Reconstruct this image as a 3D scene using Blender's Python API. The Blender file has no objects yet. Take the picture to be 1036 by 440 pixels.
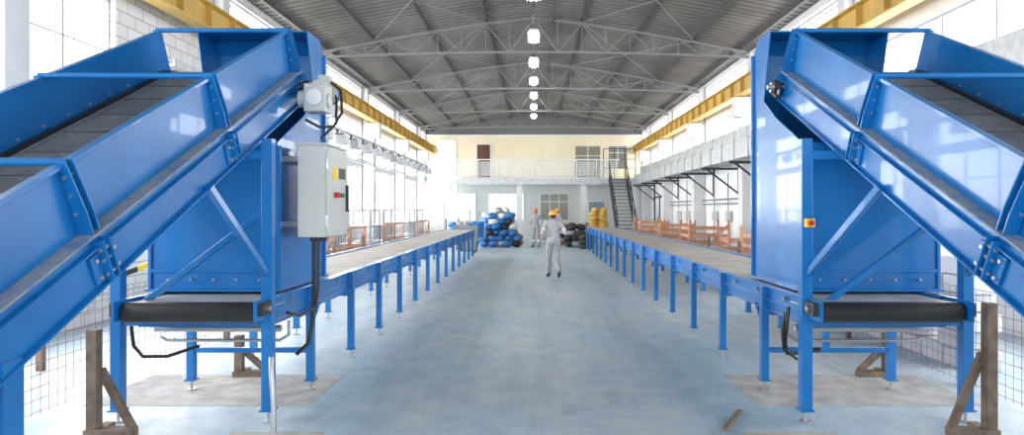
import bpy, bmesh, math, random
import numpy as np
from mathutils import Vector, Matrix
random.seed(7)
scene=bpy.context.scene
# ------------------------------------------------------------------ materials
def new_mat(name,col,rough=0.5,metal=0.0,col2=None,nscale=3.0,bump=0.0,bscale=40.0,emit=None,estr=0.0,detail=4.0,lo=0.35,hi=0.65,coat=0.0,spec=None,alpha=None):
    m=bpy.data.materials.new(name); m.use_nodes=True
    nt=m.node_tree; b=nt.nodes['Principled BSDF']
    b.inputs['Base Color'].default_value=(*col,1); b.inputs['Roughness'].default_value=rough
    b.inputs['Metallic'].default_value=metal
    if coat: b.inputs['Coat Weight'].default_value=coat
    if alpha is not None: b.inputs['Alpha'].default_value=alpha
    if spec is not None: b.inputs['Specular IOR Level'].default_value=spec
    tc=nt.nodes.new('ShaderNodeTexCoord')
    if col2 is not None:
        n=nt.nodes.new('ShaderNodeTexNoise'); n.inputs['Scale'].default_value=nscale; n.inputs['Detail'].default_value=detail
        nt.links.new(tc.outputs['Object'],n.inputs['Vector'])
        r=nt.nodes.new('ShaderNodeValToRGB'); r.color_ramp.elements[0].position=lo; r.color_ramp.elements[1].position=hi
        r.color_ramp.elements[0].color=(*col,1); r.color_ramp.elements[1].color=(*col2,1)
        nt.links.new(n.outputs['Fac'],r.inputs['Fac']); nt.links.new(r.outputs['Color'],b.inputs['Base Color'])
    if bump:
        n2=nt.nodes.new('ShaderNodeTexNoise'); n2.inputs['Scale'].default_value=bscale
        nt.links.new(tc.outputs['Object'],n2.inputs['Vector'])
        bp=nt.nodes.new('ShaderNodeBump'); bp.inputs['Strength'].default_value=bump; bp.inputs['Distance'].default_value=0.02
        nt.links.new(n2.outputs['Fac'],bp.inputs['Height']); nt.links.new(bp.outputs['Normal'],b.inputs['Normal'])
    if emit: 
        b.inputs['Emission Color'].default_value=(*emit,1); b.inputs['Emission Strength'].default_value=estr
    return m
BLUE=new_mat('blue_paint',(0.005,0.155,0.46),0.30,0,(0.009,0.195,0.54),1.7,coat=0.3)
BLUED=new_mat('blue_paint_dusty',(0.30,0.34,0.38),0.6,0,(0.10,0.22,0.42),9.0,lo=0.45,hi=0.75)
BELT=new_mat('rubber_belt',(0.19,0.195,0.20),0.5,0,(0.26,0.265,0.27),6.0)
BELTJ=new_mat('belt_joint',(0.09,0.09,0.095),0.5)
SBELT=new_mat('dusty_belt',(0.48,0.465,0.44),0.5,0,(0.33,0.315,0.30),2.5)
BLACK=new_mat('black_rubber',(0.018,0.018,0.02),0.4)
STEEL=new_mat('steel',(0.5,0.51,0.52),0.35,0.8)
GALV=new_mat('galvanised_sheet',(0.44,0.47,0.49),0.4,0.5,(0.58,0.60,0.62),6.0)
WHITE=new_mat('white_paint',(0.80,0.81,0.82),0.6,0,(0.73,0.75,0.77),1.5,bump=0.1)
COLM=new_mat('column_concrete',(0.62,0.63,0.64),0.7,0,(0.70,0.71,0.72),2.5,bump=0.1)
FRM=new_mat('window_frame_paint',(0.40,0.42,0.43),0.5)
CAB=new_mat('cabinet_paint',(0.60,0.61,0.58),0.4)
CREAM=new_mat('cream_plaster',(0.80,0.71,0.49),0.7,0,(0.84,0.76,0.57),0.8)
YEL=new_mat('crane_yellow',(0.68,0.44,0.10),0.5,0,(0.54,0.36,0.10),2.0)
YEL2=new_mat('bright_yellow',(0.9,0.62,0.03),0.4)
WOOD=new_mat('timber',(0.15,0.105,0.08),0.8,0,(0.25,0.19,0.145),9.0,bump=0.3)
BROWN=new_mat('door_wood',(0.09,0.03,0.018),0.5,0,(0.12,0.045,0.025),8.0)
DARK=new_mat('dark_steel',(0.05,0.05,0.055),0.5,0.3)
TRUSS=new_mat('truss_paint',(0.25,0.255,0.26),0.75)
PURL=new_mat('purlin_paint',(0.06,0.06,0.065),0.6)
ROOF=new_mat('roof_sheet',(0.145,0.138,0.128),0.6,0.1,(0.215,0.203,0.188),0.6,detail=6)
ORANGE=new_mat('faded_red_oxide',(0.50,0.22,0.13),0.7,0,(0.58,0.34,0.23),4.0)
NET=new_mat('rust_wire',(0.42,0.22,0.15),0.8)
RED=new_mat('red_plastic',(0.6,0.02,0.02),0.4)
SUIT=new_mat('grey_overall',(0.36,0.37,0.39),0.85,0,(0.27,0.28,0.30),7.0)
SUITW=new_mat('light_overall',(0.44,0.45,0.47),0.85,0,(0.32,0.335,0.36),7.0)
SUITN=new_mat('navy_overall',(0.05,0.10,0.22),0.85,0,(0.08,0.14,0.28),7.0)
STRIPE=new_mat('reflective_tape',(0.75,0.77,0.75),0.4)
SKIN=new_mat('skin',(0.45,0.25,0.17),0.6)
HAIR=new_mat('dark_hair',(0.02,0.015,0.01),0.7)
BOOT=new_mat('work_boot',(0.07,0.05,0.04),0.6)
GLASS=new_mat('railing_panel',(0.75,0.80,0.80),0.15,0.0,alpha=0.3)
LAMPE=new_mat('fluorescent_tube',(1,1,1),0.5,emit=(1,0.98,0.94),estr=18)
TYRE=new_mat('tyre_rubber',(0.03,0.03,0.032),0.7)
PLASTERG=new_mat('gable_sheet',(0.17,0.18,0.19),0.6,0.1)
INT=new_mat('interior_wall',(0.60,0.62,0.61),0.7)
WINB=new_mat('office_glass',(0.10,0.12,0.12),0.15)
PIT=new_mat('rough_concrete',(0.38,0.37,0.35),0.85,0,(0.54,0.54,0.53),5.0,bump=0.3,detail=8)
GREY=new_mat('grey_plastic',(0.25,0.27,0.29),.5)
WHB=new_mat('white_sack',(0.70,0.71,0.73),.8,0,(0.55,0.57,0.61),5)
BLS=new_mat('blue_sack',(0.02,0.13,0.38),.7,0,(0.07,0.24,0.52),6)

def floor_mat():
    m=bpy.data.materials.new('concrete_floor'); m.use_nodes=True; nt=m.node_tree; b=nt.nodes['Principled BSDF']
    tc=nt.nodes.new('ShaderNodeTexCoord')
    def noise(s,d=6,vec=None,rough=0.6):
        n=nt.nodes.new('ShaderNodeTexNoise'); n.inputs['Scale'].default_value=s; n.inputs['Detail'].default_value=d; n.inputs['Roughness'].default_value=rough
        nt.links.new(vec or tc.outputs['Object'],n.inputs['Vector']); return n.outputs['Fac']
    def ramp(f,a,b_,c0,c1):
        r=nt.nodes.new('ShaderNodeValToRGB'); r.color_ramp.elements[0].position=a; r.color_ramp.elements[1].position=b_
        r.color_ramp.elements[0].color=(*c0,1); r.color_ramp.elements[1].color=(*c1,1); nt.links.new(f,r.inputs['Fac']); return r.outputs['Color']
    def mapping(sc,lo=(0,0,0)):
        mp=nt.nodes.new('ShaderNodeMapping'); mp.inputs['Scale'].default_value=sc; mp.inputs['Location'].default_value=lo
        nt.links.new(tc.outputs['Object'],mp.inputs['Vector']); return mp.outputs['Vector']
    base=ramp(noise(0.6,6,mapping((1,0.35,1))),0.38,0.62,(0.46,0.60,0.69),(0.67,0.70,0.71))  # pale concrete, with bluish floor reflections painted in as noise blotches
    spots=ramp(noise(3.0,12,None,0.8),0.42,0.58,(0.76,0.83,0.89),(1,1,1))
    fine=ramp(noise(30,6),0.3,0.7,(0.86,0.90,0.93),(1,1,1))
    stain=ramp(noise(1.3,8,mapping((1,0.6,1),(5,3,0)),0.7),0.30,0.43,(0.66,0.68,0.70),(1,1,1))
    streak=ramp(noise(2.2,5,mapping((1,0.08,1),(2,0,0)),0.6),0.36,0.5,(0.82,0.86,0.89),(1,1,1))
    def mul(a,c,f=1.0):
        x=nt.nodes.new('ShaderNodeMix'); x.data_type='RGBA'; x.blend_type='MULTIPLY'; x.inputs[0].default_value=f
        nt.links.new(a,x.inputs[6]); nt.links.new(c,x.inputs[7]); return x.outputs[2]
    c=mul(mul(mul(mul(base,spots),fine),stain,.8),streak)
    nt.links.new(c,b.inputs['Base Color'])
    rr=nt.nodes.new('ShaderNodeMapRange'); rr.inputs['To Min'].default_value=0.32; rr.inputs['To Max'].default_value=0.58
    nt.links.new(noise(2.0),rr.inputs['Value']); nt.links.new(rr.outputs['Result'],b.inputs['Roughness'])
    bp=nt.nodes.new('ShaderNodeBump'); bp.inputs['Strength'].default_value=0.06; bp.inputs['Distance'].default_value=0.01
    nt.links.new(noise(25),bp.inputs['Height']); nt.links.new(bp.outputs['Normal'],b.inputs['Normal'])
    return m
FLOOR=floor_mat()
def block_mat(name='block_wall',c1=(0.76,0.77,0.78),c2=(0.68,0.69,0.70),mo=(0.45,0.45,0.45)):
    m=bpy.data.materials.new(name); m.use_nodes=True; nt=m.node_tree; b=nt.nodes['Principled BSDF']
    tc=nt.nodes.new('ShaderNodeTexCoord'); s=nt.nodes.new('ShaderNodeSeparateXYZ'); c=nt.nodes.new('ShaderNodeCombineXYZ')
    nt.links.new(tc.outputs['Object'],s.inputs[0]); nt.links.new(s.outputs['Y'],c.inputs['X']); nt.links.new(s.outputs['Z'],c.inputs['Y'])
    br=nt.nodes.new('ShaderNodeTexBrick'); br.inputs['Scale'].default_value=1.0
    br.inputs['Brick Width'].default_value=0.42; br.inputs['Row Height'].default_value=0.21; br.inputs['Mortar Size'].default_value=0.012
    br.inputs['Color1'].default_value=(*c1,1); br.inputs['Color2'].default_value=(*c2,1); br.inputs['Mortar'].default_value=(*mo,1)
    nt.links.new(c.outputs[0],br.inputs['Vector']); nt.links.new(br.outputs['Color'],b.inputs['Base Color'])
    b.inputs['Roughness'].default_value=0.8
    bp=nt.nodes.new('ShaderNodeBump'); bp.inputs['Strength'].default_value=0.4; bp.inputs['Distance'].default_value=0.01; bp.invert=True
    nt.links.new(br.outputs['Fac'],bp.inputs['Height']); nt.links.new(bp.outputs['Normal'],b.inputs['Normal'])
    return m
BLOCK=block_mat()

# ------------------------------------------------------------------ builder
class B:
    def __init__(s,name,xf=None):
        s.name=name; s.v=[]; s.f=[]; s.fm=[]; s.fs=[]; s.mats=[]; s.xf=xf
    def mi(s,m):
        if m not in s.mats: s.mats.append(m)
        return s.mats.index(m)
    def add(s,vs,fs,m,smooth=False):
        o=len(s.v)
        for p in vs: s.v.append(tuple(s.xf(*p)) if s.xf else tuple(p))
        k=s.mi(m)
        for f in fs: s.f.append([i+o for i in f]); s.fm.append(k); s.fs.append(smooth)
    def box(s,x0,x1,y0,y1,z0,z1,m):
        vs=[(x,y,z) for z in (z0,z1) for y in (y0,y1) for x in (x0,x1)]
        s.add(vs,[(0,2,3,1),(4,5,7,6),(0,1,5,4),(2,6,7,3),(0,4,6,2),(1,3,7,5)],m)
    def beam(s,p,q,w,h,m,up=(0,0,1)):
        p=Vector(p);q=Vector(q);d=(q-p).normalized();u=Vector(up)
        if abs(d.dot(u))>0.99: u=Vector((0,1,0)) 
        a=d.cross(u).normalized();b=a.cross(d).normalized()
        a*=w/2;b*=h/2
        vs=[c+e for c in (p,q) for e in (-a-b,a-b,a+b,-a+b)]
        s.add(vs,[(0,1,2,3),(7,6,5,4),(0,4,5,1),(1,5,6,2),(2,6,7,3),(3,7,4,0)],m)
    def cyl(s,p,q,r,m,seg=14,r2=None):
        p=Vector(p);q=Vector(q);d=(q-p).normalized();u=Vector((0,0,1)) if abs(d.z)<0.9 else Vector((1,0,0))
        a=d.cross(u).normalized();b=d.cross(a).normalized(); r2=r if r2 is None else r2
        vs=[];
        for c,rr in ((p,r),(q,r2)):
            for i in range(seg):
                t=2*math.pi*i/seg; vs.append(c+a*rr*math.cos(t)+b*rr*math.sin(t))
        s.add(vs,[(i,(i+1)%seg,(i+1)%seg+seg,i+seg) for i in range(seg)],m,True)
        s.add(vs[:seg],[tuple(range(seg))],m); s.add(vs[seg:],[tuple(range(seg))],m)
    def tube(s,pts,r,m,seg=8):
        pts=[Vector(p) for p in pts]; vs=[];n=len(pts); pa=None
        for i,p in enumerate(pts):
            d=(pts[min(i+1,n-1)]-pts[max(i-1,0)]).normalized()
            if pa is None:
                u=Vector((0,0,1)) if abs(d.z)<0.9 else Vector((1,0,0)); a=d.cross(u).normalized()
            else: a=(pa-d*pa.dot(d)).normalized()
            pa=a;b=d.cross(a)
            for k in range(seg):
                t=2*math.pi*k/seg; vs.append(p+a*r*math.cos(t)+b*r*math.sin(t))
        fs=[(i*seg+k,i*seg+(k+1)%seg,(i+1)*seg+(k+1)%seg,(i+1)*seg+k) for i in range(n-1) for k in range(seg)]
        s.add(vs,fs,m,True)
    def prism(s,prof,x0,x1,m):
        n=len(prof); vs=[(x0,y,z) for y,z in prof]+[(x1,y,z) for y,z in prof]
        s.add(vs,[tuple(range(n)),tuple(range(2*n-1,n-1,-1))]+[(i,(i+1)%n,(i+1)%n+n,i+n) for i in range(n)],m)
    def torus(s,c,axis,R,r,m,seg=20,sg=8):
        c=Vector(c);ax=Vector(axis).normalized();u=Vector((0,0,1)) if abs(ax.z)<0.9 else Vector((1,0,0))
        a=ax.cross(u).normalized();b=ax.cross(a);vs=[]
        for i in range(seg):
            t=2*math.pi*i/seg; e=a*math.cos(t)+b*math.sin(t)
            for k in range(sg):
                w=2*math.pi*k/sg; vs.append(c+e*(R+r*math.cos(w))+ax*r*math.sin(w))
        s.add(vs,[(i*sg+k,((i+1)%seg)*sg+k,((i+1)%seg)*sg+(k+1)%sg,i*sg+(k+1)%sg) for i in range(seg) for k in range(sg)],m,True)
    def ell(s,c,rx,ry,rz,m,seg=16,rings=10,rot=None,zmin=-1.0):
        vs=[];c=Vector(c)
        for j in range(rings+1):
            ph=math.asin(zmin)+(math.pi/2-math.asin(zmin))*j/rings
            for i in range(seg):
                t=2*math.pi*i/seg; p=Vector((rx*math.cos(ph)*math.cos(t),ry*math.cos(ph)*math.sin(t),rz*math.sin(ph)))
                if rot: p=rot@p
                vs.append(c+p)
        s.add(vs,[(j*seg+i,j*seg+(i+1)%seg,(j+1)*seg+(i+1)%seg,(j+1)*seg+i) for j in range(rings) for i in range(seg)],m,True)
    def done(s,bevel=0,parent=None,loc=None,rot=None,weld=False,scale=None):
        me=bpy.data.meshes.new(s.name); me.from_pydata([tuple(v) for v in s.v],[],s.f)
        for m in s.mats: me.materials.append(m)
        me.polygons.foreach_set('material_index',s.fm); me.polygons.foreach_set('use_smooth',s.fs)
        bm=bmesh.new(); bm.from_mesh(me)
        if weld: bmesh.ops.remove_doubles(bm,verts=bm.verts,dist=0.0005)
        bmesh.ops.recalc_face_normals(bm,faces=bm.faces); bm.to_mesh(me); bm.free()
        o=bpy.data.objects.new(s.name,me); scene.collection.objects.link(o)
        if bevel:
            md=o.modifiers.new('bevel','BEVEL'); md.width=bevel; md.segments=1; md.limit_method='ANGLE'; md.angle_limit=math.radians(50)
        if parent: o.parent=parent
        if loc: o.location=loc
        if rot is not None: o.rotation_euler=rot
        if scale: o.scale=(scale,)*3
        return o
def empty(name,loc=(0,0,0),rz=0):
    e=bpy.data.objects.new(name,None); scene.collection.objects.link(e); e.location=loc; e.rotation_euler=(0,0,rz); e.empty_display_size=0.2
    return e

# ------------------------------------------------------------------ room shell
Y0,Y1=-7.0,41.0; XW=6.5
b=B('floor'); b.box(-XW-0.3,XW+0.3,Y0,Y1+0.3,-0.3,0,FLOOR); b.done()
b=B('ground_outside'); b.box(-60,60,-60,90,-0.5,-0.31,PIT); b.done()

def wall(name,x0,x1,openings,mat,zt=6.45):
    ys=sorted(set([Y0,Y1]+[o[0] for o in openings]+[o[1] for o in openings])); zs=sorted(set([0,zt]+[o[2] for o in openings]+[o[3] for o in openings]))
    b=B(name)
    for i in range(len(ys)-1):
        j=0
        while j<len(zs)-1:
            def op(jj):
                yc=(ys[i]+ys[i+1])/2; zc=(zs[jj]+zs[jj+1])/2
                return any(o[0]<yc<o[1] and o[2]<zc<o[3] for o in openings)
            if op(j): j+=1; continue
            k=j
            while k+1<len(zs)-1 and not op(k+1): k+=1
            b.box(x0,x1,ys[i],ys[i+1],zs[j],zs[k+1],mat); j=k+1
    return b.done()
cols=[-4,2,8,14,20,26,32,38]
LO=[]; RO=[]
for y in cols:
    ye=min(y+5.65,Y1-0.2); ya=y+0.35
    if y!=8: LO.append((ya,ye,5.62,6.25))
    RO.append((ya,ye,5.55,6.25))
    if y>=14:
        LO.append((ya,ye,1.0,3.3)); LO.append((ya,ye,3.5,4.9))
        RO.append((ya,ye,3.95,4.85))
LO.append((11.5,13.65,5.62,6.25))
LO.append((2.4,7.6,3.35,4.95)); LO.append((8.5,10.6,3.35,4.95)); 
LO.append((2.4,7.65,1.0,3.0)); LO.append((8.35,13.65,1.0,3.0))  # low near-bay openings, added to brighten the area below the hoppers
RO.append((2.4,7.6,4.1,4.85)); RO.append((8.4,13.6,4.1,4.85)); RO.append((2.4,7.65,1.0,3.0)); RO.append((8.35,13.65,1.2,3.0))  # the two low openings at the end are also added for brightness
wall('wall_left',-XW-0.22,-XW,LO,BLOCK); wall('wall_right',XW,XW+0.22,RO,WHITE)
def wframes(side,ops):
    for n,o in enumerate(ops):
        b=B('window_%d'%(n+1+(0 if side<0 else 50)))
        x=side*(XW+0.11); t=0.045
        y0,y1,z0,z1=o
        b.box(x-.03,x+.03,y0,y1,z0,z0+t,FRM); b.box(x-.03,x+.03,y0,y1,z1-t,z1,FRM)
        k=max(1,round((y1-y0)/1.3))
        for i in range(k+1):
            yy=y0+(y1-y0-t)*i/k; b.box(x-.02,x+.02,yy,yy+t,z0+t,z1-t,FRM)
        kk=max(1,round((z1-z0)/0.7))
        for i in range(1,kk):
            zz=z0+(z1-z0)*i/kk; b.box(x-.01,x+.01,y0+t,y1-t,zz-.012,zz+.012,FRM)
        b.done()
wframes(-1,LO); wframes(1,RO)
# roof
def rz(x): return 7.5-1.05*(abs(x)/6.5)**1.25
b=B('ceiling')
xs=[-7.0,-5.2,-3.5,-1.8,0,1.8,3.5,5.2,7.0]
prof=[]; y=Y0
while y<Y1+0.3:
    prof+= [(y,0),(y+0.17,0),(y+0.20,0.05),(y+0.25,0.05)]; y+=0.28
vs=[(x,py,rz(x)+pz) for x in xs for py,pz in prof]; n=len(prof)
b.add(vs,[(i*n+k,i*n+k+1,(i+1)*n+k+1,(i+1)*n+k) for i in range(len(xs)-1) for k in range(n-1)],ROOF)
o=b.done()
md=o.modifiers.new('sol','SOLIDIFY'); md.thickness=0.01; md.offset=1
b=B('roof_purlins')
for x in (-6.1,-4.7,-3.1,-1.4,1.4,3.1,4.7,6.1):
    z=rz(x)-0.085; b.box(x-.035,x+.035,Y0,Y1-.01,z-.06,z+.05,PURL)
b.done()
for yt in [2,8,14,20,26,32,38]:
    b=B('roof_truss'); N=18; X=6.35
    bot=lambda x: 6.16+0.16*(1-(x/6.35)**2)
    top=lambda x: rz(x)-0.19
    px=[-X+2*X*i/N for i in range(N+1)]
    for i in range(N):
        b.beam((px[i],yt,top(px[i])),(px[i+1],yt,top(px[i+1])),0.055,0.055,TRUSS)
        b.beam((px[i],yt,bot(px[i])),(px[i+1],yt,bot(px[i+1])),0.055,0.055,TRUSS)
        if i%2==0: b.beam((px[i],yt,bot(px[i])),(px[i+1],yt,top(px[i+1])),0.028,0.028,TRUSS)
        else: b.beam((px[i],yt,top(px[i])),(px[i+1],yt,bot(px[i+1])),0.028,0.028,TRUSS)
        b.beam((px[i],yt,bot(px[i])),(px[i],yt,top(px[i])),0.022,0.022,TRUSS)
    b.done()
b=B('roof_cross_bracing')
for ya in (14,20,26,32):
    for s in (-1,1):
        for xa,xb in ((1.4,4.7),(4.7,1.4)):
            b.cyl((s*xa,ya,rz(xa)-.16),(s*xb,ya+6,rz(xb)-.16),0.015,TRUSS,6)
b.done()
for s,nm in ((-1,'left'),(1,'right')):
    for y in cols:
        b=B('concrete_column'); b.box(min(s*6.05,s*6.49),max(s*6.05,s*6.49),y-.2,y+.2,0,4.98,COLM); b.box(min(s*6.3,s*6.49),max(s*6.3,s*6.49),y-.16,y+.16,4.98,6.3,COLM)
        b.prism([(y-.2,4.4),(y+.2,4.4),(y+.2,4.98),(y-.2,4.98)],s*5.85,s*6.05,COLM)
        b.done(bevel=0.01)
    b=B('crane_runway_beam'); z0,z1=(5.0,5.48)
    b.box(min(s*5.88,s*6.16),max(s*5.88,s*6.16),Y0,Y1-.1,z0,z0+.03,YEL); b.box(min(s*5.88,s*6.16),max(s*5.88,s*6.16),Y0,Y1-.1,z1-.03,z1,YEL)
    b.box(min(s*6.01,s*6.03),max(s*6.01,s*6.03),Y0,Y1-.1,z0+.03,z1-.03,YEL)
    for i in range(48):
        y=Y0+.5+i; b.box(min(s*5.9,s*6.01),max(s*5.9,s*6.01),y-.006,y+.006,z0+.03,z1-.03,YEL)
    b.box(s*6.02-.03,s*6.02+.03,Y0,Y1-.1,z1,z1+.06,DARK)
    b.done()
for y in (10.5,16.5,20.8,24.5,28,31.5,35,38.5):
    b=B('fluorescent_light'); b.box(-.13,.13,y-.66,y+.66,7.0,7.05,WHITE)
    b.add([(-.13,y-.66,7.0),(-.17,y-.66,6.93),(-.17,y+.66,6.93),(-.13,y+.66,7.0)],[(0,1,2,3)],WHITE); b.add([(.13,y-.66,7.0),(.17,y-.66,6.93),(.17,y+.66,6.93),(.13,y+.66,7.0)],[(0,1,2,3)],WHITE)
    for dx in (-.06,.06): b.cyl((dx,y-.62,6.955),(dx,y+.62,6.955),0.032,LAMPE,10)
    for dy in (-.5,.5): b.cyl((0,y+dy,7.05),(0,y+dy,7.12),0.008,DARK,6)
    b.done()
b=B('lighting_conduit'); b.box(-.04,.04,2,40.8,7.12,7.18,DARK)
b.box(0.55,0.58,2,40.8,7.22,7.25,DARK); b.done()

# ------------------------------------------------------------------ end wall + mezzanine
b=B('wall_back'); b.box(-XW,XW,Y1,Y1+0.2,0,6.2,CREAM)
n=12; pts=[(-XW+13*i/n) for i in range(n+1)]
for i in range(n):
    xa,xb=pts[i],pts[i+1]
    b.add([(xa,Y1,6.2),(xb,Y1,6.2),(xb,Y1,rz(xb)),(xa,Y1,rz(xa)),(xa,Y1+.2,6.2),(xb,Y1+.2,6.2),(xb,Y1+.2,rz(xb)),(xa,Y1+.2,rz(xa))],[(0,1,2,3),(4,7,6,5),(0,4,5,1),(2,6,7,3)],PLASTERG)
b.done()
b=B('trim_1'); b.box(-XW,XW,Y1-.06,Y1,6.1,6.2,WHITE); b.done()
b=B('mezzanine_floor'); b.box(-XW+.01,XW-.01,38.0,Y1-.01,3.18,3.42,WHITE)
b.box(-XW+.01,XW-.01,37.97,38.0,3.1,3.45,GALV); b.done()
def door(name,x0,x1,z0,z1,y,m,fr=WHITE):
    b=B(name); t=.07
    b.box(x0-t,x0,y-.05,y,z0,z1+t,fr); b.box(x1,x1+t,y-.05,y,z0,z1+t,fr); b.box(x0,x1,y-.05,y,z1,z1+t,fr)
    b.box(x0,x1,y-.03,y-.003,z0+.01,z1,m); 
    for k in (0.12,0.55): b.box(x0+.12,x1-.12,y-.04,y-.03,z0+(z1-z0)*k,z0+(z1-z0)*(k+.36),m)
    b.cyl((x1-.1,y-.1,z0+1.05),(x1-.1,y-.03,z0+1.05),0.02,STEEL,8); b.done()
door('door_1',-3.40,-2.62,3.43,5.6,Y1-.003,BROWN)
def win(name,x0,x1,z0,z1,y,nv,glass,fr=WHITE):
    b=B(name); t=.05
    b.box(x0,x1,y-.02,y-.003,z0,z1,glass)
    b.box(x0-t,x1+t,y-.05,y,z0-t,z0,fr); b.box(x0-t,x1+t,y-.05,y,z1,z1+t,fr); b.box(x0-t,x0,y-.05,y,z0,z1,fr); b.box(x1,x1+t,y-.05,y,z0,z1,fr)
    for i in range(1,nv): 
        xx=x0+(x1-x0)*i/nv; b.box(xx-.02,xx+.02,y-.045,y-.02,z0,z1,fr)
    b.box(x0,x1,y-.04,y-.02,z0+(z1-z0)*.7-.02,z0+(z1-z0)*.7+.02,fr)
    b.done()
LITG=new_mat('daylit_glass',(0.7,0.76,0.77),0.2,emit=(0.9,1,1),estr=0.3)
WINC=new_mat('dim_glass',(0.22,0.22,0.18),0.2)
win('window_101',-5.8,-4.7,3.6,5.85,Y1-.003,2,LITG); win('window_102',2.5,4.0,3.6,5.5,Y1-.003,2,WINC,CREAM); win('window_103',4.5,5.6,4.2,5.5,Y1-.003,2,WINC)
b=B('mezzanine_railing')
x=-6.4
while x<4.9:
    b.beam((x,38.1,3.42),(x,38.1,4.5),.06,.06,WHITE)
    if x<4.2: b.box(x+.08,x+1.02,38.09,38.11,3.55,4.38,GLASS)
    x+=1.1
b.box(-6.4,4.8,38.07,38.13,4.46,4.52,WHITE); b.box(-6.4,4.8,38.08,38.12,3.46,3.5,WHITE); b.done()
for x in (-4.4,-0.8,2.8,5.7):
    b=B('mezzanine_column'); b.box(x-.15,x+.15,38.1,38.4,0,3.18,COLM); b.box(x-.2,x+.2,38.05,38.45,0,.12,PIT); b.done()
b=B('wall_under_mezzanine'); b.box(-XW+.01,XW-.01,39.6,39.75,0,3.17,INT); b.done()
win('window_104',-4.9,-3.4,1.1,2.6,39.597,3,LITG); win('window_105',-2.6,-0.6,1.1,2.6,39.597,4,LITG); win('window_106',0.4,2.0,1.1,2.6,39.597,3,WINC)
door('door_2',3.2,4.1,0,2.15,39.597,BLUED); door('door_3',-6.1,-5.3,0,2.15,39.597,CAB)
b=B('door_4'); 
for (ya,yb,za,zb) in ((33.2,33.28,0,2.3),(36.0,36.08,0,2.3),(33.2,36.08,2.3,2.38),(34.6,34.66,0,2.3)): b.box(6.36,6.49,ya,yb,za,zb,DARK)
b.box(6.42,6.49,33.28,36.0,0,2.3,WHITE); b.done()
b=B('steel_staircase')
for k in range(18):
    t=k/17; y=34.0+3.85*t; z=.18+3.2*t; b.box(4.2,5.1,y-.12,y+.12,z-.03,z,DARK)
for x in (4.18,5.12):
    b.beam((x,33.8,0.12),(x,37.9,3.4),.05,.22,DARK); b.beam((x,33.8,1.15),(x,37.9,4.4),.045,.045,DARK); b.beam((x,33.8,.65),(x,37.9,3.9),.03,.03,DARK)
    for k in range(6):
        t=k/5; b.beam((x,33.9+3.9*t,.2+3.2*t),(x,33.9+3.9*t,1.2+3.2*t),.04,.04,DARK)
    b.box(x-.05,x+.05,33.75,33.9,0,.15,DARK)
b.done()
b=B('landing_gate')
for x in (3.9,4.5,5.1,5.7): b.beam((x,38.2,3.42),(x,38.2,5.1),.05,.05,DARK)
for z in (4.0,4.5,5.08): b.box(3.9,5.7,38.18,38.22,z,z+.04,DARK)
b.done()

# ------------------------------------------------------------------ ducts, trays, wall fittings
b=B('ventilation_duct'); 
b.box(5.35,5.95,11,36.5,3.05,3.50,GALV); b.box(5.7,6.03,11,36.5,3.62,3.95,GALV)
for y in np.arange(11,36.6,1.2):
    b.box(5.32,5.98,y-.02,y+.02,3.02,3.53,GALV); b.box(5.68,6.03,y-.02,y+.02,3.6,3.97,GALV)
for y in np.arange(12.5,37,3.0):
    b.box(5.3,6.48,y-.03,y+.03,2.95,3.02,DARK); b.beam((6.46,y,2.2),(5.45,y,2.97),.05,.05,DARK); b.box(6.43,6.49,y-.03,y+.03,2.15,3.6,DARK)
    b.box(5.7,6.48,y-.03,y+.03,3.57,3.62,DARK)
b.done()
b=B('wall_duct_panel')
for i in range(5): b.box(6.2,6.46,4.2+i*2.0,6.1+i*2.0,3.35,4.0,GALV)
b.box(6.15,6.48,4.2,13.7,3.27,3.33,DARK); b.done()
b=B('cable_tray'); b.box(-6.03,-5.8,11,37.8,4.02,4.06,GALV); b.box(-6.03,-6.01,11,37.8,4.06,4.14,GALV); b.box(-5.82,-5.8,11,37.8,4.06,4.14,GALV)
for y in np.arange(13.25,37.8,1.5):
    b.beam((-6.48,y,4.0),(-5.78,y,4.0),.04,.04,DARK); b.beam((-6.48,y,3.7),(-5.9,y,3.98),.03,.03,DARK)
for z in (3.35,3.42): b.cyl((-6.0,11,z),(-6.0,39.5,z),.025,STEEL,8)
b.done()
for y in np.arange(12.5,37,1.5):
    b=B('wall_floodlight'); b.box(-5.75,-5.5,y-.2,y+.2,3.60,3.88,GREY); b.box(-5.5,-5.48,y-.17,y+.17,3.63,3.85,WHITE); b.box(-5.79,-5.73,y-.03,y+.03,3.84,4.05,DARK); b.done()
b=B('wall_pipework')
for z in (1.9,2.05): b.cyl((6.38,14,z),(6.38,33,z),.025,GREY,8)
for y in (16.5,18.2,22.4,24.1,28.4,30): b.cyl((6.38,y,.1),(6.38,y,2.9),.022,GREY,8); b.box(6.3,6.47,y-.12,y+.12,1.3,1.65,CAB)
b.done()

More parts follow.
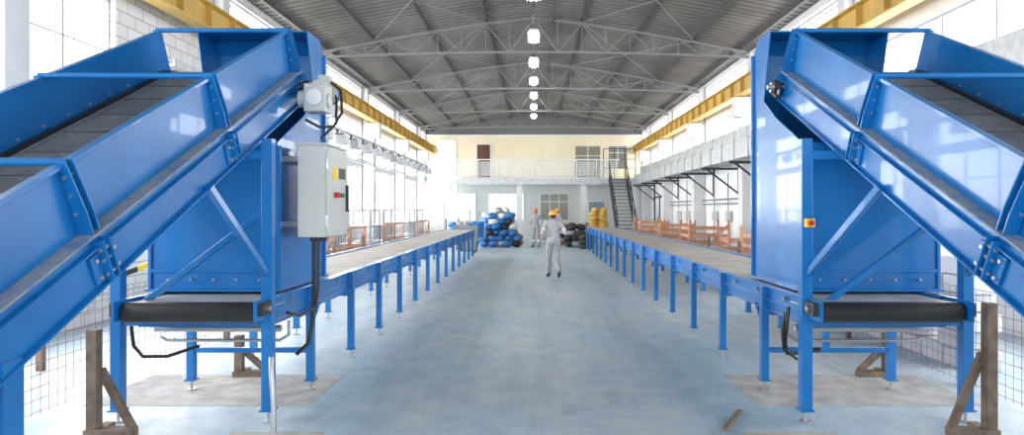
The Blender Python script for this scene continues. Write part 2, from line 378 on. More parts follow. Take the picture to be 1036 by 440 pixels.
# ------------------------------------------------------------------ machines
SL=0.475; TH=math.atan(SL); CS,SN=math.cos(TH),math.sin(TH); YB,ZB=6.48,3.385; DB=.66
def leg(b,x,y,ztop,w=0.08,m=BLUE):
    b.box(x-w/2,x+w/2,y-w/2,y+w/2,0.10,ztop,m); b.box(x-w/2-.015,x+w/2+.015,y-w/2-.015,y+w/2+.015,.095,.11,m)
    b.cyl((x,y,.015),(x,y,.12),.012,STEEL,8); b.cyl((x,y,0.0),(x,y,.018),.045,STEEL,12)
def incline(s,xin,xout,nm,xi,xo):
    xf=lambda x,u,n:(s*x, YB+u*CS-n*SN, ZB+u*SN+n*CS)
    b=B(nm,xf); U0=-6.4; SP=1.70
    def side(x0,d):
        g=x0+d*0.08
        a=lambda p,q:(min(p,q),max(p,q))
        b.box(*a(g,g+d*.008),U0,0.0,-.37,0.0,BLUE)
        b.box(*a(g-d*.03,g+d*.02),U0,0.0,-.005,.02,BLUE)
        b.box(*a(x0-d*.01,g+d*.06),U0,.02,-.382,-.37,BLUED)
        b.box(*a(x0+d*.02,x0+d*.03),U0,.02,-DB+.012,-.382,BLUE)
        b.box(*a(x0-d*.015,x0+d*.10),U0,.02,-DB,-DB+.012,BLUE)
        b.box(*a(x0-d*.012,x0+d*.02),U0,.02,-.45,-.438,BLUE)
        for k in range(4):
            u=-SP*k-.02
            for du in (-.035,.02):
                vs=[(x0,u+du,-.37),(g,u+du,-.37),(g,u+du,.03),(g-d*.05,u+du,.03),(x0,u+du,-.25)]
                vs2=[(p[0],p[1]+.012,p[2]) for p in vs]
                b.add(vs+vs2,[(0,1,2,3,4),(9,8,7,6,5)]+[(i,(i+1)%5,(i+1)%5+5,i+5) for i in range(5)],BLUE)
                b.box(*a(x0-d*.04,x0+d*.03),u+du,u+du+.012,-DB+.02,-.41,BLUE)
            for nn in (-.46,-.52,-.6): b.cyl((x0-d*.015,u-.05,nn),(x0-d*.015,u+.05,nn),.011,STEEL,6)
            for nn in (-.05,-.15,-.25): b.cyl((g-d*.025,u-.045,nn),(g-d*.025,u+.045,nn),.01,STEEL,6)
            b.box(*a(x0+d*.002,x0+d*.02),u-.11,u+.11,-.63,-.47,BLUE)
            for uu in (-.08,.08):
                for nn in (-.5,-.6): b.cyl((x0-d*.012,u+uu,nn),(x0+d*.01,u+uu,nn),.012,STEEL,6)
        u=-.2
        while u>U0:
            b.cyl((g+d*.004,u,-.31),(g+d*.02,u,-.31),.012,STEEL,6); u-=.28
    side(xin,1); side(xout,-1)
    gi,go=xin+.088,xout-.088
    for k in range(4):
        u=-SP*k-.02
        b.cyl((xin+.05,u,.02),(xout-.05,u,.02),.022,BLUE,12)
    b.box(gi+.002,gi+.05,U0,-.1,-.382,-.34,BLACK); b.box(go-.05,go-.002,U0,-.1,-.382,-.34,BLACK)
    b.box(gi,go,U0,.0,-.41,-.385,BELT); b.box(gi+.02,go-.02,U0,.0,-.62,-.605,BELT)
    u=-.1
    while u>U0:
        b.box(gi+.05,go-.05,u-.004,u+.004,-.385,-.379,BELTJ)
        for t in (0.12,.3,.5,.7,.88): b.cyl((gi+(go-gi)*t,u-.06,-.386),(gi+(go-gi)*t,u-.06,-.381),.011,STEEL,6)
        u-=.42
    u=-.5
    while u>U0:
        b.cyl((gi,u,-.46),(go,u,-.46),.045,STEEL,12); b.box(gi-.03,go+.03,u-.45,u-.39,-.57,-.51,BLUE); u-=.9
    b.cyl((gi-.0,.02,-.50),(go,.02,-.50),.11,BLACK,20)
    b.cyl((gi,U0,-.50),(go,U0,-.50),.11,BLACK,20)
    b.cyl((xin-.14,-.05,-.52),(xout+.1,-.05,-.52),.025,STEEL,12)
    for xx in (xin-.05,xout+.05):
        b.cyl((xx-.035,-.05,-.52),(xx+.035,-.05,-.52),.065,DARK,14); b.box(xx-.03,xx+.03,-.15,.05,-.6,-.57,DARK)
        for du in (-.13,.04): b.cyl((xx,du,-.6),(xx,du,-.52),.014,STEEL,6)
    b.cyl((xin-.11,-.05,-.52),(xin-.08,-.05,-.52),.05,STEEL,12)
    b.box(xin,xout,U0-.06,U0-.04,-.64,-.1,BLUE)
    b.xf=None
    fb=lambda y: ZB-SL*(YB-y)-DB/CS
    X=lambda x:s*x
    yl=5.45; zt=fb(yl)
    for x in (xi,xo): leg(b,X(x),yl,zt+(.10 if x==xi else 0),.085)
    b.beam((X(xi),yl,zt-.03),(X(xout),yl,zt-.03),.07,.07,BLUE)
    for x in (xin+.06,xout-.06):
        leg(b,X(x),2.98,fb(2.98)+.05,.12); leg(b,X(x),1.4,fb(1.4)+.03,.09)
    b.beam((X(xi),yl,1.16),(X(xin-.01),4.74,fb(4.74)+.03),.05,.05,BLUE)
    b.beam((X(xo),yl,1.16),(X(xout-.02),4.74,fb(4.74)+.03),.05,.05,BLUE)
    b.beam((X(xi),yl,.80),(X(xo),yl,.80),.05,.05,BLUE); 
    if s>0: b.beam((X(xi),yl+.04,.81),(X(xo-.1),yl+.04,1.7),.045,.045,BLUE)
    else: b.beam((X(xo),yl+.04,.81),(X(xi+.03),yl+.04,1.7),.045,.045,BLUE)
    return b.done(bevel=.0025)
incline(-1,2.27,3.62,'inclined_conveyor',2.12,3.32); incline(1,2.42,3.80,'inclined_conveyor',2.17,3.45)
def hopper(s,xi,xo):
    b=B('discharge_hopper')
    X0,X1=sorted((s*xi,s*xo)); t=.012; zb=1.01
    prof=[(5.86,zb),(7.12,zb),(7.12,3.30),(7.02,3.44),(6.64,3.44),(6.82,2.78),(6.5,2.58),(5.86,2.28)]
    for xa in (X0,X1-t): b.prism(prof,xa,xa+t,BLUE)
    b.prism([(7.108,zb),(7.12,zb),(7.12,3.3),(7.108,3.3)],X0+t,X1-t,BLUE)
    b.prism([(7.02,3.428),(7.02,3.44),(6.64,3.44),(6.64,3.428)],X0+t,X1-t,BLUE); b.prism([(7.02,3.44),(7.12,3.30),(7.108,3.30),(7.015,3.428)],X0+t,X1-t,BLUE)
    b.box(X0+t,X1-t,5.86,5.872,zb,2.28,BLUE)
    for y in (5.86,7.12):
        for xa in (X0-.03,X1): b.box(xa,xa+.03,y-.015,y+.015,zb,2.25 if y<6 else 3.3,BLUE)
    for xa in (X0-.04,X1): b.box(xa,xa+.04,5.84,7.14,zb-.01,zb+.01,BLUE)
    b.box(X0-.04,X1+.04,5.82,5.86,zb-.012,zb+.012,BLUE); b.box(X0-.04,X1+.04,7.12,7.16,zb-.012,zb+.012,BLUE)
    b.box(X0,X1,5.845,5.86,1.16,1.19,BLUE)
    for xa in np.linspace(X0+.15,X1-.15,5): b.cyl((xa,5.83,1.10),(xa,5.86,1.10),.012,STEEL,6)
    return b.done(bevel=.003)
hopper(-1,2.20,3.28); hopper(1,2.30,3.46)
def sortline(s,xi,xo,yend):
    b=B('sorting_conveyor'); ys=5.55
    for x,d in ((xi,1),(xo,-1)):
        a=lambda p,q:(min(s*p,s*q),max(s*p,s*q))
        b.box(*a(x+d*.03,x+d*.04),ys,yend,.78,.98,BLUE); b.box(*a(x-d*.01,x+d*.06),ys,yend,.98,.992,BLUE); b.box(*a(x-d*.01,x+d*.05),ys,yend,.77,.78,BLUE)
        b.box(*a(x-d*.005,x+d*.03),ys,yend,.86,.872,BLUE)
        b.box(*a(x+d*.01,x+d*.03),5.18,5.75,.84,1.0,BLUE)
        b.box(*a(x-d*.03,x+d*.01),5.22,5.40,.88,.98,DARK)
        b.cyl((s*(x-d*.05),5.31,.93),(s*(x+d*.05),5.31,.93),.022,STEEL,10)
        b.cyl((s*(x-d*.01),5.4,.93),(s*(x-d*.01),5.72,.93),.009,STEEL,6)
        y=6.42; k=0
        while y<yend-.2:
            leg(b,s*(x+d*.0),y,.775,.07)
            b.box(*a(x-d*.035,x+d*.03),y-.045,y+.045,.76,.98,BLUE)
            for yy in (-.03,.03): b.cyl((s*(x-d*.05),y+yy,.92),(s*(x-d*.03),y+yy,.92),.01,STEEL,6)
            if k%2==0: b.beam((s*(x+d*.015),y,.55),(s*(x+d*.015),y+.28,.78),.03,.03,BLUE)
            y+=1.42; k+=1
        y=ys+.35
        while y<yend:
            b.cyl((s*(x-d*.015),y,.93),(s*(x+d*.03),y,.93),.016,STEEL,8); y+=.71
    y=6.42
    X0,X1=sorted((s*xi,s*xo))
    while y<yend-.2:
        b.beam((X0,y,.74),(X1,y,.74),.05,.06,BLUE); 
        y+=1.42
    b.beam((X0,6.42,.38),(X1,6.42,.38),.045,.045,BLUE)
    b.box(X0+.07,X1-.07,5.35,yend-.1,.962,.975,SBELT); b.box(X0+.07,X1-.07,5.35,yend-.1,.845,.855,BELT)
    b.cyl((X0+.05,5.31,.90),(X1-.05,5.31,.90),.082,BLACK,24); b.cyl((X0+.05,yend-.1,.91),(X1-.05,yend-.1,.91),.065,BLACK,24)
    b.box(X0+.02,X1-.02,5.52,5.56,.75,.82,BLUE)
    b.cyl((X0+.03,5.75,.70),(X1-.03,5.75,.70),.03,STEEL,12)
    y=6.5
    while y<yend: b.cyl((X0+.04,y,.82),(X1-.04,y,.82),.028,STEEL,8); y+=2.8
    b.tube([(s*(xi+.02),5.9,.74),(s*(xi+.02),5.9,.62),(s*(xi+.1),5.9,.57),(s*(xo-.05),5.9,.57),(s*(xo),5.9,.6)],.014,STEEL)
    return b.done(bevel=.002)
sortline(-1,2.10,3.22,24.6); sortline(1,2.17,3.36,28.2)

b=B('control_cabinet')
b.box(-2.05,-1.81,5.92,6.55,1.46,2.26,CAB); b.box(-1.81,-1.785,5.93,6.54,1.47,2.25,CAB)
b.box(-2.07,-1.79,5.90,6.57,2.26,2.28,CAB)
b.box(-1.785,-1.78,6.05,6.2,1.96,2.08,YEL2); b.box(-1.785,-1.78,6.25,6.45,1.98,2.08,BLACK)
GRN=new_mat('green_button',(0.02,0.4,0.08),.4)
b.cyl((-1.785,6.12,1.83),(-1.74,6.12,1.83),.025,RED,12); b.cyl((-1.785,6.22,1.83),(-1.755,6.22,1.83),.02,BLACK,12); b.cyl((-1.785,6.32,1.83),(-1.755,6.32,1.83),.02,GRN,12)
b.box(-1.785,-1.76,6.47,6.5,1.68,1.93,DARK)
for zz in (1.6,2.1): b.cyl((-1.80,5.93,zz-.05),(-1.80,5.93,zz+.05),.012,STEEL,8)
for yy in (5.99,6.44):
    for zz in (1.55,2.12): b.box(-2.2,-2.05,yy,yy+.05,zz,zz+.05,STEEL)
for i in range(4): b.cyl((-1.97+.04*i,6.05,1.42),(-1.97+.04*i,6.05,1.46),.014,BLACK,8)
b.tube([(-1.95,6.05,1.45),(-1.95,6.05,1.0),(-1.96,6.04,.7),(-1.99,6.0,.52),(-2.05,5.9,.45)],.018,BLACK)
b.tube([(-1.91,6.05,1.45),(-1.91,6.05,1.0),(-1.92,6.0,.85),(-1.98,5.8,.8),(-2.03,5.62,.85)],.014,BLACK)
b.done(bevel=.004)
def motor(s,x,y,z):
    b=B('gear_motor')
    X=lambda a:s*(x-a)
    b.box(min(X(0),X(.2)),max(X(0),X(.2)),y-.11,y+.11,z-.13,z+.13,CAB)
    b.cyl((X(.0),y,z),(X(-.07),y,z),.08,CAB,18)
    b.cyl((X(.1),y,z+.10),(X(.1),y+.36,z+.10),.085,CAB,20)
    for i in range(8): b.cyl((X(.1),y+.14+.025*i,z+.10),(X(.1),y+.15+.025*i,z+.10),.098,CAB,20)
    b.cyl((X(.1),y+.36,z+.10),(X(.1),y+.41,z+.10),.098,BLUE,20)
    b.box(min(X(.05),X(.16)),max(X(.05),X(.16)),y+.15,y+.28,z+.18,z+.26,CAB)
    for a in (.04,.16):
        for c in (-.1,.1): b.cyl((X(a),y-.12,z+c),(X(a),y-.105,z+c),.014,STEEL,6)
    b.cyl((X(.2),y,z-.02),(X(.215),y,z-.02),.07,STEEL,16)
    b.cyl((X(.1),y-.11,z),(X(.1),y-.13,z),.075,STEEL,18)
    b.tube([(X(.15),y+.2,z+.2),(X(.25),y+.22,z+.12),(X(.27),y+.2,z-.1),(X(.2),y+.15,z-.24),(X(.1),y+.05,z-.26),(X(.0),y-.05,z-.2)],.014,BLACK)
    b.tube([(X(.12),y+.2,z+.2),(X(.2),y+.26,z+.05),(X(.2),y+.24,z-.2),(X(.1),y+.1,z-.36)],.014,BLACK)
    b.done(bevel=.006)
motor(-1,2.13,6.42,2.74)
b=B('emergency_stop_box')
b.box(2.14,2.21,5.355,5.405,1.56,1.63,YEL2); b.cyl((2.175,5.355,1.595),(2.175,5.33,1.595),.022,RED,12); b.done(bevel=.004)
b=B('power_cable')
b.tube([(2.10,5.62,.9),(2.08,5.6,.8),(2.07,5.62,.6),(2.12,5.7,.5),(2.25,5.8,.48),(2.45,5.85,.5)],.018,BLACK)
b.tube([(2.07,5.62,.85),(2.04,5.6,.7),(2.06,5.62,.55),(2.2,5.7,.45)],.012,BLACK); b.done()
b=B('power_cable')
b.tube([(-3.1,5.25,.80),(-3.05,5.2,.66),(-2.98,5.2,.58),(-2.85,5.3,.56),(-2.7,5.5,.6)],.014,BLACK)
b.tube([(-2.04,5.3,.55),(-2.02,5.25,.45),(-1.99,5.22,.2),(-1.98,5.2,.0)],.02,STEEL); b.done()
def timber(s,x,y,h):
    b=B('timber_support'); X=s*x
    b.box(X-.04,X+.04,y-.04,y+.04,.06,h,WOOD)
    xa,xb=sorted((X+s*.05,X-s*.30)); b.box(xa,xb,y-.06,y+.06,0,.06,WOOD)
    b.beam((X-s*.03,y+.03,h*.62),(X-s*.27,y+.03,.05),.04,.06,WOOD)
    b.box(X-.04,X+.04,y+.06,y+.2,0,.05,WOOD)
    b.done(bevel=.003)
timber(-1,3.30,5.12,.80); timber(-1,3.0,6.95,.42); timber(1,3.42,5.12,1.0); timber(1,3.6,6.95,.45)
for p,q in (((1.45,5.2,.02),(1.72,5.7,.02)),((3.0,4.7,.02),(3.3,4.6,.02))):
    b=B('wood_offcut'); b.beam(p,q,.04,.025,WOOD); b.done(bevel=.003)
for s in (-1,1):
    b=B('concrete_plinth')
    X0,X1=sorted((s*1.95,s*3.9)); b.box(X0,X1,5.9,7.0,0.0,.005,PIT)
    X0,X1=sorted((s*1.6,s*2.3)); b.box(X0,X1,4.1,5.2,0,.005,PIT); b.done()

def net(s,x,y0,y1,h=.95):
    b=B('wire_mesh_fence'); X=s*x
    y=y0
    while y<y1: b.cyl((X,y,0.02),(X,y,h),.0028,NET,4); y+=.1
    z=.05
    while z<h+.01: b.cyl((X,y0,z),(X,y1,z),.0028,NET,4); z+=.1
    y=y0
    while y<y1+.01: b.box(X-.03,X+.03,y-.03,y+.03,0,h+.12,WOOD); y+=2.4
    b.done()
net(-1,4.05,4.2,16.2); net(1,4.15,4.2,16.2)
def rail(s,x,y0,y1):
    b=B('safety_barrier'); X=s*x; y=y0
    while y<=y1+.01:
        b.box(X-.03,X+.03,y-.03,y+.03,0,1.25,ORANGE)
        if y+1.5<=y1: b.beam((X,y,.1),(X,y+1.5,1.2),.025,.04,ORANGE)
        y+=1.5
    for z in (.7,1.19): b.box(X-.02,X+.02,y0,y1,z,z+.06,ORANGE)
    b.done()
for s,x,a,c in ((-1,4.7,14.5,19),(-1,4.8,22,25),(-1,4.7,27.5,30.5)): rail(s,x,a,c)
def crate(x,y,w,d,h,m):
    b=B('slatted_crate')
    for sx in (-1,1):
        for sy in (-1,1): b.box(sx*w/2-.03,sx*w/2+.03,sy*d/2-.03,sy*d/2+.03,0,h,m)
    z=.08
    while z<h-.08:
        for sy in (-1,1): b.box(-w/2,w/2,sy*(d/2-.01)-.01,sy*(d/2-.01)+.01,z,z+.08,m)
        for sx in (-1,1): b.box(sx*(w/2-.01)-.01,sx*(w/2-.01)+.01,-d/2,d/2,z,z+.08,m)
        z+=.21
    b.box(-w/2,w/2,-d/2,d/2,.05,.08,m)
    b.beam((-w/2,-d/2-.02,.1),(w/2,-d/2-.02,h-.1),.02,.06,m)
    b.done(loc=(x,y,0),rot=(0,0,random.uniform(-.12,.12)))
for x,y,h in ((4.9,13.8,1.35),(5.1,16.2,1.2),(4.9,19.6,1.4),(4.8,23.0,1.35),(5.1,25.0,1.2),(4.9,28.0,1.3),(5.0,30.2,1.4)): crate(x,y,1.1,1.0,h,ORANGE)
def cage(x,y):
    b=B('wire_cage_rack'); w,d,h=1.0,1.3,1.7
    for sx in (-1,1):
        for sy in (-1,1): b.box(sx*w/2-.025,sx*w/2+.025,sy*d/2-.025,sy*d/2+.025,0,h,GREY)
    for z in (.1,.6,1.15,h-.04):
        for sy in (-1,1): b.box(-w/2,w/2,sy*d/2-.015,sy*d/2+.015,z,z+.04,GREY)
        for sx in (-1,1): b.box(sx*w/2-.015,sx*w/2+.015,-d/2,d/2,z,z+.04,GREY)
        if z<1.5: b.box(-w/2,w/2,-d/2,d/2,z+.04,z+.05,GALV)
    for i in range(1,10):
        for sx in (-1,1): b.cyl((sx*w/2,-d/2+d*i/10,.1),(sx*w/2,-d/2+d*i/10,h),.006,GREY,4)
        b.cyl((-w/2+w*i/10,d/2,.1),(-w/2+w*i/10,d/2,h),.006,GREY,4)
    b.done(loc=(x,y,0))
for y in (16,17.8,21.5,23.3,28.0,30): cage(-5.5,y)
b=B('barrier_tape'); 
pts=[(-5.2,7.2+.25*i,1.02-.25*math.sin(math.pi*i/12)+.02*i) for i in range(13)]
for i in range(12):
    p,q=pts[i],pts[i+1]; b.beam(p,q,.006,.07,YEL2 if i%2 else BLACK)
for yy in (7.2,10.2): b.box(-5.24,-5.17,yy-.03,yy+.03,0,1.35,WOOD)
b.done()
b=B('concrete_block_stack')
for k in range(6):
    for i in range(9):
        o=.1*(k%2); 
        if random.random()<.93-.05*k: b.box(4.55,4.95,7.2+o+i*.42,7.2+o+i*.42+.39,.0+k*.2,.19+k*.2,COLM)
b.done(bevel=.01)

# ------------------------------------------------------------------ rear clutter
def wheelbarrow(x,y,rz_,z=0,sc=1.0):
    b=B('wheelbarrow')
    o=[(-.3,.0,.45),(.3,.0,.45),(.34,.0,1.2),(-.34,.0,1.2)]; i=[(-.18,.32,.6),(.18,.32,.6),(.2,.32,1.05),(-.2,.32,1.05)]
    o2=[(p[0]*.95,p[1]+.01,p[2]) for p in o]; i2=[(p[0]*.95,p[1]-.015,p[2]) for p in i]
    b.add(o+i,[(4,5,6,7)]+[(k,(k+1)%4,(k+1)%4+4,k+4) for k in range(4)],BLUE)
    b.add(o2+i2,[(4,5,6,7)]+[(k,(k+1)%4,(k+1)%4+4,k+4) for k in range(4)],BLUE)
    for p,q in (((-.31,0,.45),(.31,0,.45)),((-.34,0,1.2),(.34,0,1.2)),((-.3,0,.45),(-.34,0,1.2)),((.3,0,.45),(.34,0,1.2))): b.tube([p,q],.015,WHB)
    for s in (-1,1):
        b.tube([(s*.06,.3,.18),(s*.16,.36,.5),(s*.24,.36,1.0),(s*.28,.30,1.5)],.018,BLUE); b.tube([(s*.28,.30,1.5),(s*.285,.28,1.62)],.024,BLACK)
        b.tube([(s*.2,.36,.8),(s*.2,.62,.9),(s*.2,.4,1.05)],.014,BLUE)
    b.torus((0,.28,.19),(1,0,0),.15,.045,TYRE); b.cyl((-.03,.28,.19),(.03,.28,.19),.1,STEEL,14); b.cyl((-.08,.28,.19),(.08,.28,.19),.015,STEEL,8)
    b.done(loc=(x,y,z),rot=(0,0,rz_),scale=sc)
wheelbarrow(-2.35,29.6,2.4)
RB=new_mat('red_bale',(0.40,0.12,0.12),.8,0,(0.5,0.25,0.2),6); GB=new_mat('green_bale',(0.10,0.28,0.22),.8,0,(0.2,0.4,0.32),6)
def sackpile(x,y,w,levels,ms,nm='sack_pile'):
    b=B(nm)
    for k in range(levels):
        n=max(2,int(w/.36)-k//2)
        for i in range(n):
            m=ms[random.randrange(len(ms))]
            cx=(i-(n-1)/2)*.36+random.uniform(-.05,.05); cz=.15+.25*k
            rot=Matrix.Rotation(random.uniform(-.35,.35),3,'Y')@Matrix.Rotation(random.uniform(-.5,.5),3,'Z')
            b.ell((cx,random.uniform(-.12,.12)+.06*k,cz),.235,.33,.155,m,12,8,rot)
            if random.random()<.5: 
                b.ell((cx+.05,-.30+.06*k,cz+.02),.05,.04,.06,m,8,6)
    b.done(loc=(x,y,0))
sackpile(-1.5,30.8,2.0,6,[BLS,BLS,BLS,BLUE,BLUE,WHB,TYRE]); sackpile(-1.5,32.6,2.1,7,[BLS,BLS,GREY,WHB,RB,BLUE]); sackpile(-1.9,34.6,2.4,6,[BLS,GB,WHB,BLUE])
sackpile(1.95,30.9,1.4,4,[GREY,TYRE,GREY,TYRE,WHB]); sackpile(1.7,33.4,1.4,4,[GREY,RB,TYRE,BLS]); sackpile(-3.7,35.6,1.8,4,[GREY,WHB,BLS])
def tyres(x,y,n):
    b=B('tyre_stack')
    for k in range(n):
        b.torus((random.uniform(-.03,.03),random.uniform(-.03,.03),.11+.2*k),(0,0,1),.25,.105,TYRE,24,8)
    b.done(loc=(x,y,0))
tyres(2.3,29.6,3); tyres(-2.75,28.2,3); 
YS=new_mat('yellow_sack',(0.60,0.38,0.08),.7)
b=B('yellow_sack_pile')
for i in range(12):
    k=i//2; rot=Matrix.Rotation(random.uniform(-.3,.3),3,'Y')
    b.ell((2.85+.42*(i%2)+random.uniform(-.06,.06),32.1+.05*(k%3),.72+.19*k),.30-.02*k,.24,.14,YS,14,8,rot)
b.box(2.5,3.6,31.7,32.5,.5,.56,WOOD)
for x in (2.6,3.5): b.box(x-.05,x+.05,31.8,32.4,0,.5,WOOD)
b.done()
def bin_(x,y,m,sc=1):
    b=B('waste_bin'); 
    for (z0,z1,w0,w1) in ((.12,.95,.24,.32),(.95,1.0,.35,.35),(1.0,1.06,.34,.28)):
        b.add([(-w0,-w0,z0),(w0,-w0,z0),(w0,w0,z0),(-w0,w0,z0),(-w1,-w1,z1),(w1,-w1,z1),(w1,w1,z1),(-w1,w1,z1)],[(0,3,2,1),(4,5,6,7),(0,1,5,4),(1,2,6,5),(2,3,7,6),(3,0,4,7)],m)
    for s in (-1,1): b.torus((s*.25,.25,.1),(1,0,0),.075,.025,TYRE,16,6); b.box(s*.2-.03,s*.2+.03,-.24,-.16,0,.12,BLACK)
    b.cyl((-.28,.36,.98),(.28,.36,.98),.018,m,8); b.done(loc=(x,y,0),bevel=.01)
bin_(-2.5,26.6,GREY); bin_(-3.1,29.4,GREY); bin_(2.9,34.6,GREY)
b=B('notice_board'); b.box(-4.9,-4.1,37.7,37.75,1.2,2.6,WHITE); b.box(-4.8,-4.2,37.69,37.7,1.7,2.5,CAB); 
for x in (-4.85,-4.15): b.box(x-.03,x+.03,37.7,37.76,0,1.2,DARK)
b.done()
# ------------------------------------------------------------------ workers
def cone_pts(p,q,r1,r2):
    return ('c',Vector(p),Vector(q),r1,r2)
def build_remesh(name,prims,mats,voxel,parent,smooth_it=4):
    b=B(name)
    for pr,mi in prims:
        if pr[0]=='c':
            _,p,q,r1,r2=pr; b.cyl(p,q,r1,mats[0],14,r2); b.ell(p,r1,r1,r1,mats[0],14,8); b.ell(q,r2,r2,r2,mats[0],14,8)
        else:
            _,c,rx,ry,rzz,rot=pr; b.ell(c,rx,ry,rzz,mats[0],18,12,rot)
    o=b.done(weld=True)
    md=o.modifiers.new('r','REMESH'); md.mode='VOXEL'; md.voxel_size=voxel; md.use_smooth_shade=True
    md2=o.modifiers.new('s','SMOOTH'); md2.iterations=smooth_it; md2.factor=.5
    dg=bpy.context.evaluated_depsgraph_get(); me=bpy.data.meshes.new_from_object(o.evaluated_get(dg))
    old=o.data; o.modifiers.clear(); o.data=me
    me.materials.clear()
    for m in mats: me.materials.append(m)
    n=len(me.polygons); c=np.zeros(n*3); me.polygons.foreach_get('center',c); c=c.reshape(-1,3)
    best=np.full(n,1e9); idx=np.zeros(n,dtype=np.int32)
    for pr,mi in prims:
        if pr[0]=='c':
            _,p,q,r1,r2=pr; p_=np.array(p);d=np.array(q)-p_; L=max(d.dot(d),1e-9)
            t=np.clip(((c-p_)@d)/L,0,1); dist=np.linalg.norm(c-p_-t[:,None]*d,axis=1)-(r1+(r2-r1)*t)
        else:
            _,cc,rx,ry,rzz,rot=pr; e=c-np.array(cc)
            if rot: e=e@np.array(rot)
            k=np.linalg.norm(e/np.array([rx,ry,rzz]),axis=1); dist=(k-1)*min(rx,ry,rzz)
        m=dist<best; best[m]=dist[m]; idx[m]=mi
    me.polygons.foreach_set('material_index',idx); me.polygons.foreach_set('use_smooth',[True]*n)
    o.parent=parent; bpy.data.meshes.remove(old)
    return o
def E(c,rx,ry,rz_,rot=None): return ('e',Vector(c),rx,ry,rz_,rot)
LIP=new_mat('lips',(0.35,0.13,0.10),.5)
def worker(loc,yaw,suit,helm,pose,scale=1.0):
    e=empty('worker',loc,yaw); e.scale=(scale,)*3
    P=pose
    mats=[suit,SKIN,BOOT,STRIPE]
    pr=[]
    ch=Vector(P.get('chest',(0,0.02,1.30)))
    pr+= [(E((0,0,.96),.165,.125,.13),0),(E((0,.005,1.10),.150,.115,.15),0),(E(ch,.175,.125,.17),0),(E(ch+Vector((0,-.0,.10)),.165,.105,.09),0)]
    pr+= [(cone_pts(ch+Vector((-.15,0,.11)),ch+Vector((.15,0,.11)),.068,.068),0)]
    nk=ch+Vector((0,.0,.17)); hd=Vector(P.get('head',(0,.03,1.60)))
    pr+= [(cone_pts(nk,hd+Vector((0,0,-.08)),.058,.052),1),(E(nk,.085,.08,.03),0)]
    for s,k in ((-1,'L'),(1,'R')):
        hip=Vector((s*.09,0,.92)); kn=Vector(P['knee'+k]); an=Vector(P['ank'+k]); to=Vector(P['toe'+k])
        pr+= [(cone_pts(hip,kn,.098,.072),0),(cone_pts(kn,an+Vector((0,0,.06)),.072,.062),0),(E(kn*.45+an*.55+Vector((0,-.015,.06)),.07,.074,.13),0)]
        pr+= [(cone_pts(an+Vector((0,-.01,.03)),an+Vector((0,-.01,-.02)),.05,.046),2),(cone_pts(an+Vector((0,-.02,-.035)),to,.042,.036),2)]
        sh=ch+Vector((s*.185,0,.10)); el=Vector(P['elb'+k]); wr=Vector(P['wri'+k])
        pr+= [(cone_pts(sh,el,.064,.052),0),(cone_pts(el,wr,.052,.038),0)]
        pr+= [(cone_pts(sh*.35+el*.65,sh*.30+el*.70,.0585,.0580),3)]
        pr+= [(cone_pts(kn*.6+an*.4,kn*.55+an*.45,.076,.076),3)]
        dirn=(wr-el).normalized(); side=Vector((0,0,1)).cross(dirn); 
        if side.length<.2: side=Vector((0,1,0))
        side.normalize(); nrm=dirn.cross(side).normalized()
        hp=[(E(wr+dirn*.045,.03,.03,.03),0),(cone_pts(wr-dirn*.02,wr+dirn*.03,.027,.03),0)]
        for j,(o_,L) in enumerate(((-.030,.060),(-.010,.072),(.010,.068),(.030,.052))):
            a=wr+dirn*.03+side*o_*.8; c=wr+dirn*.085+side*o_; d1=c+dirn*L*.5+nrm*(-.012); d2=d1+dirn*L*.28-nrm*.028
            hp+= [(cone_pts(a,c,.013,.0105),0),(cone_pts(c,d1,.0095,.009),0),(cone_pts(d1,d2,.009,.0075),0)]
        ts=-s
        t0=wr+dirn*.03+side*ts*.03; t1=wr+dirn*.065+side*ts*.055-nrm*.01; t2=t1+dirn*.035+side*ts*.006-nrm*.015
        hp+= [(cone_pts(t0,t1,.014,.011),0),(cone_pts(t1,t2,.011,.009),0)]
        build_remesh('hand_'+k.lower(),hp,[P.get('glove',SKIN)],.004,e,2)
    build_remesh('body',pr,mats,.014,e,5)
    hm=Matrix.Rotation(P.get('hyaw',0),3,'Z')
    h=lambda x,y,z: hd+hm@Vector((x,y,z))
    hp=[(E(h(0,-.01,.03),.076,.095,.09,hm),0),(E(h(0,.02,-.03),.062,.075,.085,hm),0),(E(h(0,.055,-.085),.03,.03,.025,hm),0),(cone_pts(h(0,.085,.02),h(0,.108,-.018),.010,.015),0),
        (E(h(-.078,-.005,.0),.012,.02,.033,hm),0),(E(h(.078,-.005,.0),.012,.02,.033,hm),0),(cone_pts(h(-.02,.083,-.052),h(.02,.083,-.052),.009,.009),1),
        (cone_pts(h(-.035,.08,.03),h(.035,.08,.03),.013,.013),0),(E(h(0,-.04,.02),.076,.075,.085,hm),2),(cone_pts(h(0,-.02,-.06),h(0,-.0,-.12),.05,.05),0)]
    build_remesh('head',hp,[SKIN,LIP,HAIR],.006,e,3)
    b=B('helmet')
    for s in (-1,1): b.ell(h(s*.03,.088,.012),.012,.006,.008,HAIR,8,6)
    b.ell(h(0,-.005,.045),.105,.125,.115,helm,24,10,hm,zmin=0.0)
    b.ell(h(0,-.005,.045),.100,.120,.108,helm,24,10,hm,zmin=0.0)
    ring=[];
    for i in range(24):
        t=2*math.pi*i/24; f=min(1,max(0,math.sin(t))/.5)
        ring.append((h(.104*math.cos(t),-.005+.124*math.sin(t),.047),h(.118*math.cos(t),-.005+(.13+.035*f)*math.sin(t),.038)))
    vs=[p for r in ring for p in r]; vs2=[p-Vector((0,0,.006)) for p in vs]
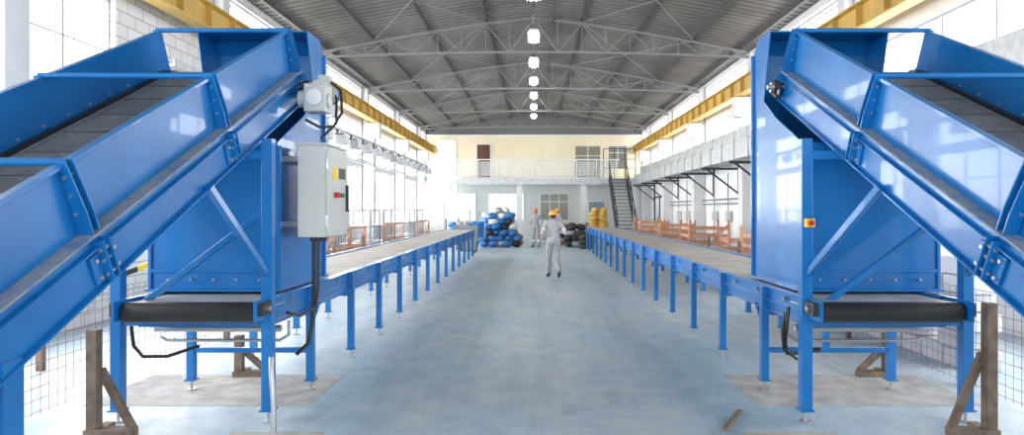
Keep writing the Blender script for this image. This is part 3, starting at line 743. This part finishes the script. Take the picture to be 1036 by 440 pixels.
    b.add(vs+vs2,[(2*i,2*i+1,(2*i+3)%48,(2*i+2)%48) for i in range(24)]+[(48+2*i,48+2*i+1,48+(2*i+3)%48,48+(2*i+2)%48) for i in range(24)]+[(2*i+1,(2*i+3)%48,48+(2*i+3)%48,48+2*i+1) for i in range(24)],helm)
    b.tube([h(0,.11,.075),h(0,.08,.13),h(0,0,.162),h(0,-.09,.13),h(0,-.12,.075)],.012,helm)
    o=b.done(); o.parent=e
    return e
HY=new_mat('helmet_yellow',(0.85,0.42,0.04),.3); HO=new_mat('helmet_orange',(0.8,0.16,0.03),.3); HW=new_mat('helmet_white',(0.8,0.8,0.8),.3)
walk=dict(kneeL=(-.10,.16,.50),ankL=(-.10,.17,.085),toeL=(-.12,.33,.04),kneeR=(.10,.02,.49),ankR=(.11,-.24,.13),toeR=(.12,-.11,.04),
  elbL=(-.30,-.10,1.16),wriL=(-.24,.12,1.05),elbR=(.31,-.06,1.15),wriR=(.20,.17,1.18),head=(.0,.05,1.585),hyaw=-.25)
worker((.49,17.0,0),.12,SUITW,HY,walk,.97)
stand=dict(kneeL=(-.12,.03,.49),ankL=(-.14,-.02,.085),toeL=(-.17,.13,.04),kneeR=(.11,.02,.49),ankR=(.13,-.02,.085),toeR=(.16,.13,.04),
  elbL=(-.28,-.03,1.13),wriL=(-.27,.10,.90),elbR=(.28,-.03,1.13),wriR=(.16,.20,1.12))
stand2=dict(stand); stand2['elbL']=(-.32,.02,1.15); stand2['wriL']=(-.10,.24,1.15); stand2['hyaw']=.3
worker((.10,30.6,0),math.pi-.4,SUIT,HO,stand)
worker((1.15,32.2,0),math.pi/2+.6,SUIT,HY,stand2)

# ------------------------------------------------------------------ lights
def area(name,loc,rot,sx,sy,rad,col=(1,1,1)):
    l=bpy.data.lights.new(name,'AREA'); l.shape='RECTANGLE'; l.size=sx; l.size_y=sy; l.energy=rad*math.pi*sx*sy; l.color=col
    o=bpy.data.objects.new(name,l); scene.collection.objects.link(o); o.location=loc; o.rotation_euler=rot; return o
area('window_daylight',(-7.6,17,3.8),(0,-math.pi/2,0),5.6,50,5.0,(1,0.98,0.96))
area('window_daylight',(7.6,17,3.8),(0,math.pi/2,0),5.6,50,3.8,(0.99,0.99,1))
w=bpy.data.worlds.new('sky'); scene.world=w; w.use_nodes=True; nt=w.node_tree
bg=nt.nodes['Background']; bg.inputs['Color'].default_value=(0.94,0.97,1,1); bg.inputs['Strength'].default_value=3.2
cam=bpy.data.cameras.new('camera'); co=bpy.data.objects.new('camera',cam); scene.collection.objects.link(co)
co.location=(0,0,1.7); co.rotation_euler=(math.pi/2,0,0); cam.sensor_width=36; cam.lens=690/1036*36; cam.shift_x=-22/1036; cam.shift_y=-8/1036; cam.clip_end=300
scene.camera=co
scene.view_settings.view_transform='Standard'
scene.view_settings.exposure=0.52
